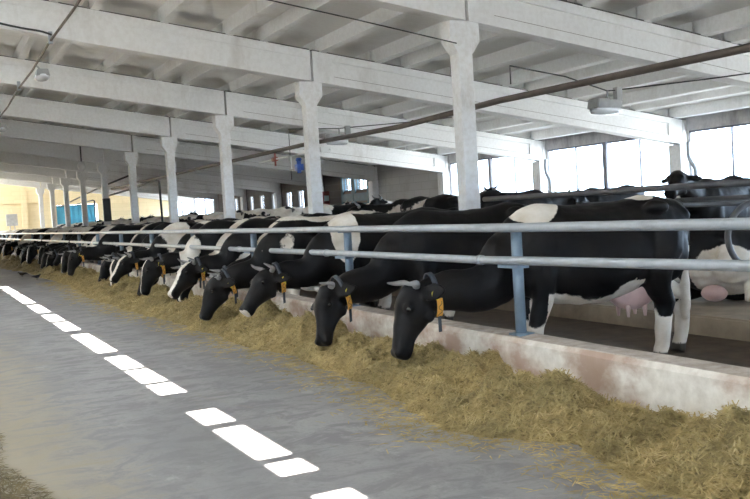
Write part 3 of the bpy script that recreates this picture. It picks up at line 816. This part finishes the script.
# ---- the far half of the row: copies of four cows
far = []
for j, (ps, sd, th) in enumerate((('A', 31.3, .05), ('C', 33.9, -.1), ('B', 36.2, .15), ('D', 41.4, .0), ('E', 44.4, .1), ('A', 47.7, -.25))):
    far.append(feedcow(ps, .034, fn_random(sd, th, bl=.03 if j % 2 else 0), 20+j, 25.4+1.45*j, 'black and white cow in the distant part of the feeding row', .1*(j % 3), -4+3*(j % 3), fine=False, udder=False, horn=1 if j % 2 else 0, eartag=False))
y = 34.1; j = 0
while y < 64:
    src = far[(j*5+j//6) % 6]; pm = y-.2
    dup(src, (src.location.x+rnd.uniform(-.12, .2), pm, 0), PI+R(rnd.uniform(-8, 8))); y += 1.4+rnd.uniform(-.15, .2); j += 1
# ---- cows in the stalls behind
G = 'cows standing in the stalls'
def stall(pose, fn, seed, x, y, rot, label, vox=.028, z=.2, group=G, **kw):
    kw.setdefault('eartag', False); kw.setdefault('udder', False); kw.setdefault('collar', False); kw.setdefault('fine', False)
    return cow(pose, vox, fn, seed, (x, y, z), R(rot), label, group, **kw)
stall('L', lambda p, nz, A: max(-.7+nz, blob(p, (-.55, -.50, .30), (.60, .46, .42))*1.9+nz*.6), 51, 8.3, 7.35, 0, 'black cow lying in the stall behind the near cow, pale thigh and pink udder showing', .024, udder=True, group=None)
stall('S', fn_random(52.2, 1.2, legs=False), 52, 10.9, 9.9, 199, 'black cow with raised head and upright ears, dark against the right windows', group=None, horn=0)
stall('T', lambda p, nz, A: max(fn_random(53.3, 1.2, legs=False)(p, nz, A), blob(p, (-.62, .22, 1.20), (.5, .2, .16))*1.5+nz), 53, 8.8, 12.35, 12, 'black rump with a pale flank streak, just right of the nearest column foot')
stall('T', fn_random(61.3, .6), 61, 8.9, 13.9, 5, 'mostly black cow back just left of the nearest column foot')
s1 = stall('T', fn_random(54.1, .1), 54, 9.6, 16.6, 175, 'black cow with a white saddle patch, in the stalls right of the second column')
s2 = stall('S', fn_random(55.8, .15), 55, 9.1, 15.2, 10, 'black rump with a pale band, in the stalls midway between the two near columns')
s3 = stall('T', fn_random(56.6, .3), 56, 8.6, 18.9, 5, 'all dark cow close to the right of the second column')
s4 = stall('T', fn_random(57.9, -.6), 57, 8.6, 21.0, 8, 'white cow back with dark ears, just left of the second column')
s5 = stall('T', fn_random(58.4, 1.0), 58, 12.9, 14.6, 185, 'dark cow back low against the middle windows')
src = [s1, s2, s3, s4]
y = 23.2; j = 0
while y < 62:
    for xx in (8.7, 13.1):
        if (j*7+int(xx)) % 5 in (0, 1, 2, 3):
            d = dup(src[(j*3+int(xx)) % 4], (xx+rnd.uniform(-.1, .1), y+rnd.uniform(-.2, .2), .2), R((0 if xx < 10 else rnd.choice((0, 180)))+rnd.uniform(-10, 10)), 'dark and white cow standing in the distant stalls beyond the second column', 'distant cows in the stalls')
    y += 1.9; j += 1

# ------------------------------------------------------------------ stall pipework
t = thing('stall_rail', 'dark steel pipe rail running along the stalls above the cows', 'rail')
bm = bmesh.new(); tube(bm, [(7.75, 3, 1.53), (7.75, 11.6, 1.53)], .04, 10); finish('neck_pipe', bm, 'stall_steel', t, True)
bm = bmesh.new(); tube(bm, [(9.55, 3, 1.35), (9.55, 11.6, 1.35)], .035, 10); finish('head_pipe', bm, 'stall_steel', t, True)
for y in (4.6, 11.5):
    bm = bmesh.new(); tube(bm, [(9.55, y, .2), (9.55, y, 1.4)], .04, 10); finish('post', bm, 'stall_steel', t, True)
def divider(y, label, group):
    bm = bmesh.new()
    pts = catmull([(9.52, 0, 1.28), (8.6, 0, 1.30), (7.75, 0, 1.33), (7.42, 0, 1.22), (7.30, 0, .98), (7.42, 0, .74), (7.75, 0, .62), (8.3, 0, .60), (8.75, 0, .46), (8.85, 0, .2)], 6)
    tube(bm, pts, .032, 10)
    return tag(finish('stall_divider', bm, 'stall_steel', None, True, (0, y, 0)), label, 'stall divider', group)
d0 = divider(6.55, 'bent steel stall divider loop at the right edge of the picture', 'stall dividers')
for y, lb in ((8.15, 'bent steel stall divider loop just behind the near cow tail'), (10.4, 'bent steel stall divider loop behind the near cow back')):
    d = d0.copy(); COL.objects.link(d); d.location.y = y; d['label'] = lb

# ------------------------------------------------------------------ services
def along(name, pts, r, mat, label, cat, n=8):
    bm = bmesh.new(); tube(bm, pts, r, n); return tag(finish(name, bm, mat, None, True), label, cat)
along('steel_pipe', [(7.5, -4, 2.78), (7.5, 6.3, 2.87), (7.5, 10.7, 2.92), (7.5, 13.7, 2.87), (7.5, 18.2, 2.95), (7.5, 27, 2.98), (7.5, 40, 3.0)], .045, 'brown_pipe', 'long rusty brown pipe slung beside the columns at head height', 'pipe', 10)
# conduit with lamps above the passage
t = thing('lighting_conduit', 'dark cable conduit hung below the beams over the passage', 'conduit', (2.30, 0, 0))
pts = []
for i in range(len(YC)-1):
    for f in (0, .5): pts.append((0, lerp(YC[i], YC[i+1], f), 4.80-.05*(f > 0)))
bm = bmesh.new(); tube(bm, pts, .022, 8); finish('pipe', bm, 'brown_pipe', t, True)
for y in YC[3:10]:
    bm = bmesh.new(); box(bm, (-.035, y-.19, 4.74), (.035, y-.12, 4.95)); finish('hanger', bm, 'galvanised', t)
along('power_cable', catmull([(-.6, 16.68, 5.45), (1.0, 16.68, 5.13), (1.7, 16.68, 4.98), (2.1, 16.68, 4.92), (2.30, 16.68, 4.86)], 5), .018, 'cable', 'black cable sagging into the conduit at upper left', 'cable')
along('overhead_wire', [(3.0, 11.1, 4.52), (3.9, 11.1, 4.33), (5.5, 11.1, 4.07), (7.1, 11.12, 3.8)], .009, 'cable', 'thin black wire strung from the nearest column up to the left', 'wire')
def passage_lamp(y, label):
    t = thing('ceiling_lamp', label, 'lamp', (2.40, y, 4.52))
    bm = bmesh.new(); prism(bm, [(-.13, .0), (.13, .0), (.10, .13), (-.10, .13)], -.22, .22); finish('housing', bm, 'grey_plastic', t)
    bm = bmesh.new(); ball(bm, (0, 0, 0), (.15, .25, .085), 18, 10); finish('glass_bowl', bm, 'lamp_glass', t, True)
    bm = bmesh.new(); tube(bm, [(0, 0, .12), (-.1, 0, .24)], .02, 8); finish('arm', bm, 'grey_plastic', t)
passage_lamp(19.2, 'small grey lamp with glass bowl on the conduit, nearest at upper left')
passage_lamp(29.2, 'small grey lamp with glass bowl on the conduit, at the left picture edge')
def stall_lamp(x, y, z, label, cl, group='lamps over the stalls'):
    t = thing('stall_lamp', label, 'lamp', (x, y, z), 0, group)
    bm = bmesh.new(); prism(bm, [(-.30, .0), (.26, .0), (.24, .13), (-.26, .17)], -.14, .14); bmesh.ops.bevel(bm, geom=bm.edges, offset=.015, segments=2, affect='EDGES'); finish('housing', bm, 'grey_plastic', t)
    bm = bmesh.new(); rs = []
    for xx, s in ((-.30, .3), (-.26, .85), (-.1, 1), (.12, 1), (.23, .85), (.26, .3)):
        rs.append([(xx, math.cos(2*PI*k/16)*.13*s, -.03+math.sin(2*PI*k/16)*.075*s) for k in range(16)])
    rings(bm, rs); finish('glass_cover', bm, 'lamp_glass', t, True)
    bm = bmesh.new(); tube(bm, [(.05, 0, .14), (.05, 0, .30)], .018, 8); finish('mount', bm, 'grey_plastic', t)
    bm = bmesh.new(); box(bm, (.22, -.05, .12), (.34, .05, .36)); finish('junction_box', bm, 'grey_plastic', t)
    bm = bmesh.new(); tube(bm, cl, .012, 6)
    finish('cable', bm, 'cable', t, True)
LX, LY, LZ = 10.55, 11.95, 2.95
stall_lamp(LX, LY, LZ, 'grey lamp with clear cover hanging over the near stalls, at upper right', [(-2.3, -.5, .32), (-2.3, -.5, .60), (-1.0, -.2, .50), (.05, 0, .30), (.3, 0, .32), (1.6, -.8, .40), (2.6, -1.4, .48), (3.0, -1.5, .70)])
stall_lamp(9.3, 20.2, 3.2, 'grey lamp with clear cover hanging right of the second column', [(-1.2, .2, -.9), (-1.2, .2, .32), (.05, 0, .30), (.3, 0, .32), (1.7, -1.6, .30), (2.2, -1.8, .35)])
bm = bmesh.new(); ball(bm, (0, 0, 0), (.16, .16, .19)); t = thing('globe_lamp', 'small white globe lamp under the far beams, left of the sixth column', 'lamp', (5.9, 37.3, 3.85)); finish('globe', bm, 'white_plastic', t, True)
bm = bmesh.new(); tube(bm, [(0, 0, .15), (0, 0, .8)], .03, 8); finish('stem', bm, 'cable', t)
# water fittings near second column
t = thing('water_valve', 'blue valve on white plastic pipework, left of the second column', 'valve', (7.56, 18.3, 2.42))
bm = bmesh.new(); tube(bm, [(0, 2.8, .36), (0, .9, .36), (0, .72, .36)], .022, 8); tube(bm, [(0, .72, .36), (0, .72, .05), (0, .35, .05)], .022, 8); tube(bm, [(0, .72, .36), (0, -1.5, .33)], .016, 8); finish('pipe', bm, 'white_plastic', t, True)
bm = bmesh.new(); box(bm, (-.06, .12, 0.0), (.06, .36, .14)); tube(bm, [(0, .25, -.06), (0, .25, .28)], .05, 12); tube(bm, [(0, .14, .24), (0, .36, .24)], .03, 10); finish('valve_body', bm, 'blue_plastic', t, True)
bm = bmesh.new(); box(bm, (-.187, -1.45, .28), (.03, -1.38, .38)); finish('clamp', bm, 'white_plastic', t)
bm = bmesh.new(); tube(bm, [(0, 1.6, .36), (0, 1.85, .36)], .05, 10); tube(bm, [(0, 1.7, .2), (0, 1.7, .5)], .025, 8); finish('fitting', bm, 'red_paint', t, True)
# red and white switch box by the teal windows, grey box on the end wall, dark box on column six
t = thing('switch_box', 'red electric box on a stand pipe, right of the second column', 'box', (17.0, 38.7, 0))
bm = bmesh.new(); box(bm, (-.17, -.12, 1.6), (.17, .12, 2.4)); bmesh.ops.bevel(bm, geom=bm.edges, offset=.02, segments=2, affect='EDGES'); finish('case', bm, 'red_paint', t)
bm = bmesh.new(); box(bm, (-.12, -.135, 1.95), (.12, -.115, 2.2)); finish('panel', bm, 'white_plastic', t)
bm = bmesh.new(); tube(bm, [(0, 0, 0), (0, 0, 1.62)], .05, 10); finish('stand', bm, 'grey_plastic', t)
t = thing('control_box', 'grey electrical panel on a stand before the cream end wall', 'box', (5.6, 66.0, 0))
bm = bmesh.new(); box(bm, (-.36, -.12, 1.75), (.36, .12, 2.55)); finish('case', bm, 'grey_plastic', t)
for s in (-.15, .15):
    bm = bmesh.new(); tube(bm, [(s, 0, 0), (s, 0, 1.76)], .03, 8); finish('leg', bm, 'grey_plastic', t)
bm = bmesh.new(); box(bm, (-.16, -.22, 2.2), (.16, -.115, 3.2)); tag(finish('cable_box', bm, 'cable', None, False, (XC, YC[8], -.6)), 'narrow dark box strapped to the sixth column from the right', 'box')
def hoop(y, label):
    bm = bmesh.new(); tube(bm, catmull([(XC+.1, y-2, 2.95), (XC+.1, y+4, 2.72), (XC+.1, y+7.5, 2.95)], 6), .03, 8); tag(finish('water_pipe', bm, 'cable', None, True), label, 'pipe')
bm = bmesh.new(); tube(bm, [(7.62, 57, 2.7), (7.62, 44, 3.2), (7.62, 36, 3.4)], .04, 8); tag(finish('water_pipe', bm, 'cable', None, True), 'thin black pipe sloping past the far columns above the blue sheet', 'pipe')
bm = bmesh.new(); tube(bm, [(7.62, 41.5, 2.75), (7.62, 36, 2.85), (7.62, 32.4, 2.95), (7.62, 31.8, 2.9), (7.62, 31.7, 1.3)], .04, 8); tag(finish('drop_pipe', bm, 'cable', None, True), 'black bent drop pipe between the fourth and fifth columns', 'pipe')
bm = bmesh.new(); tube(bm, [(8.6, 57, 2.8), (8.6, 51.5, 2.85), (8.6, 51, 2.8), (8.6, 51, 1.3)], .04, 8); tag(finish('drop_pipe', bm, 'cable', None, True), 'black bent drop pipe in front of the blue sheet', 'pipe')
# birds pecking at the silage edge
def bird(x, y, rot, mat, label):
    t = thing('bird', label, 'bird', (x, y, 0), rot)
    t.scale = (.62,)*3; bm = bmesh.new()
    d = Vector((1, 0, 0)); l = Vector((0, 1, 0)); rs = []
    for px, z, a, h in ((-.30, .15, .02, .008), (-.20, .155, .035, .012), (-.13, .16, .05, .035), (-.04, .15, .075, .07), (.06, .15, .08, .08), (.12, .165, .06, .065), (.155, .20, .036, .042), (.18, .225, .036, .036), (.21, .22, .022, .02), (.245, .205, .006, .006)):
        rs.append((Vector((px, 0, z)), d, l, a, h))
    ell_loft(bm, rs, 12); finish('body', bm, mat, t, True)
    for s in (1, -1):
        bm = bmesh.new(); tube(bm, [(.0, s*.03, .1), (.01, s*.03, .0), ], .006, 6); tube(bm, [(-.02, s*.03, .004), (.05, s*.03, .004)], .005, 6); finish('leg', bm, 'horn_tip', t)
        bm = bmesh.new(); ell_loft(bm, [(Vector((-.22, s*.045, .16)), d, l, .008, .012), (Vector((-.1, s*.07, .165)), d, l, .012, .045), (Vector((.04, s*.078, .165)), d, l, .012, .05), (Vector((.1, s*.06, .17)), d, l, .008, .02)], 8); finish('wing', bm, mat, t, True)
bird(2.92, 27.9, R(30), 'bird_grey', 'dark grey bird pecking at the edge of the silage heap')
bird(2.75, 30.3, R(200), 'bird_brown', 'brownish bird standing on the floor left of the dark grey bird')

# ------------------------------------------------------------------ outside ground, light, camera
bm = bmesh.new(); box(bm, (-120, -100, -.6), (160, 200, -.25)); tag(finish('ground', bm, simple('yard', (.34, .335, .32), .9, 0, .3, .5).name), kind='structure')
w = bpy.data.worlds.new('World'); S.world = w; w.use_nodes = True
nt = w.node_tree; bg = nt.nodes['Background']
bg.inputs[0].default_value = (.63, .80, 1.0, 1); bg.inputs[1].default_value = 11.5
l = bpy.data.lights.new('sun', 'SUN'); l.energy = 55; l.angle = R(.4); l.color = (1, .94, .85)
lo = bpy.data.objects.new('sun', l); COL.objects.link(lo)
lo.rotation_euler = SUN.normalized().to_track_quat('-Z', 'Y').to_euler(); lo.location = (0, 0, 30)

f = 900.0; roll = R(3.43)
u_ = -454*math.cos(roll)+14.5*math.sin(roll); v_ = 454*math.sin(roll)+14.5*math.cos(roll)
pitch = -math.atan(v_/f); yaw = math.atan(-u_/math.hypot(f, v_))
F = Vector((math.sin(yaw)*math.cos(pitch), math.cos(yaw)*math.cos(pitch), math.sin(pitch)))
R0 = Vector((math.cos(yaw), -math.sin(yaw), 0)); U0 = R0.cross(F)
c, s = math.cos(roll), math.sin(roll)
RX = R0*c-U0*s; UX = R0*s+U0*c
cam = bpy.data.cameras.new('camera'); cam.sensor_width = 36; cam.lens = f*36/750; cam.clip_end = 500; cam.clip_start = .05
co = bpy.data.objects.new('camera', cam); COL.objects.link(co)
M = Matrix((( RX.x, UX.x, -F.x, 0), (RX.y, UX.y, -F.y, 0), (RX.z, UX.z, -F.z, 1.5), (0, 0, 0, 1)))
co.matrix_world = M
S.camera = co
vs = S.view_settings
S.display_settings.display_device = 'sRGB'
vs.view_transform = 'Standard'; vs.look = 'None'; vs.exposure = .85; vs.gamma = 1; vs.use_curve_mapping = False
S.cycles.use_denoising = True
S.cycles.max_bounces = 12; S.cycles.diffuse_bounces = 6; S.cycles.transparent_max_bounces = 12
S.cycles.sample_clamp_indirect = 10
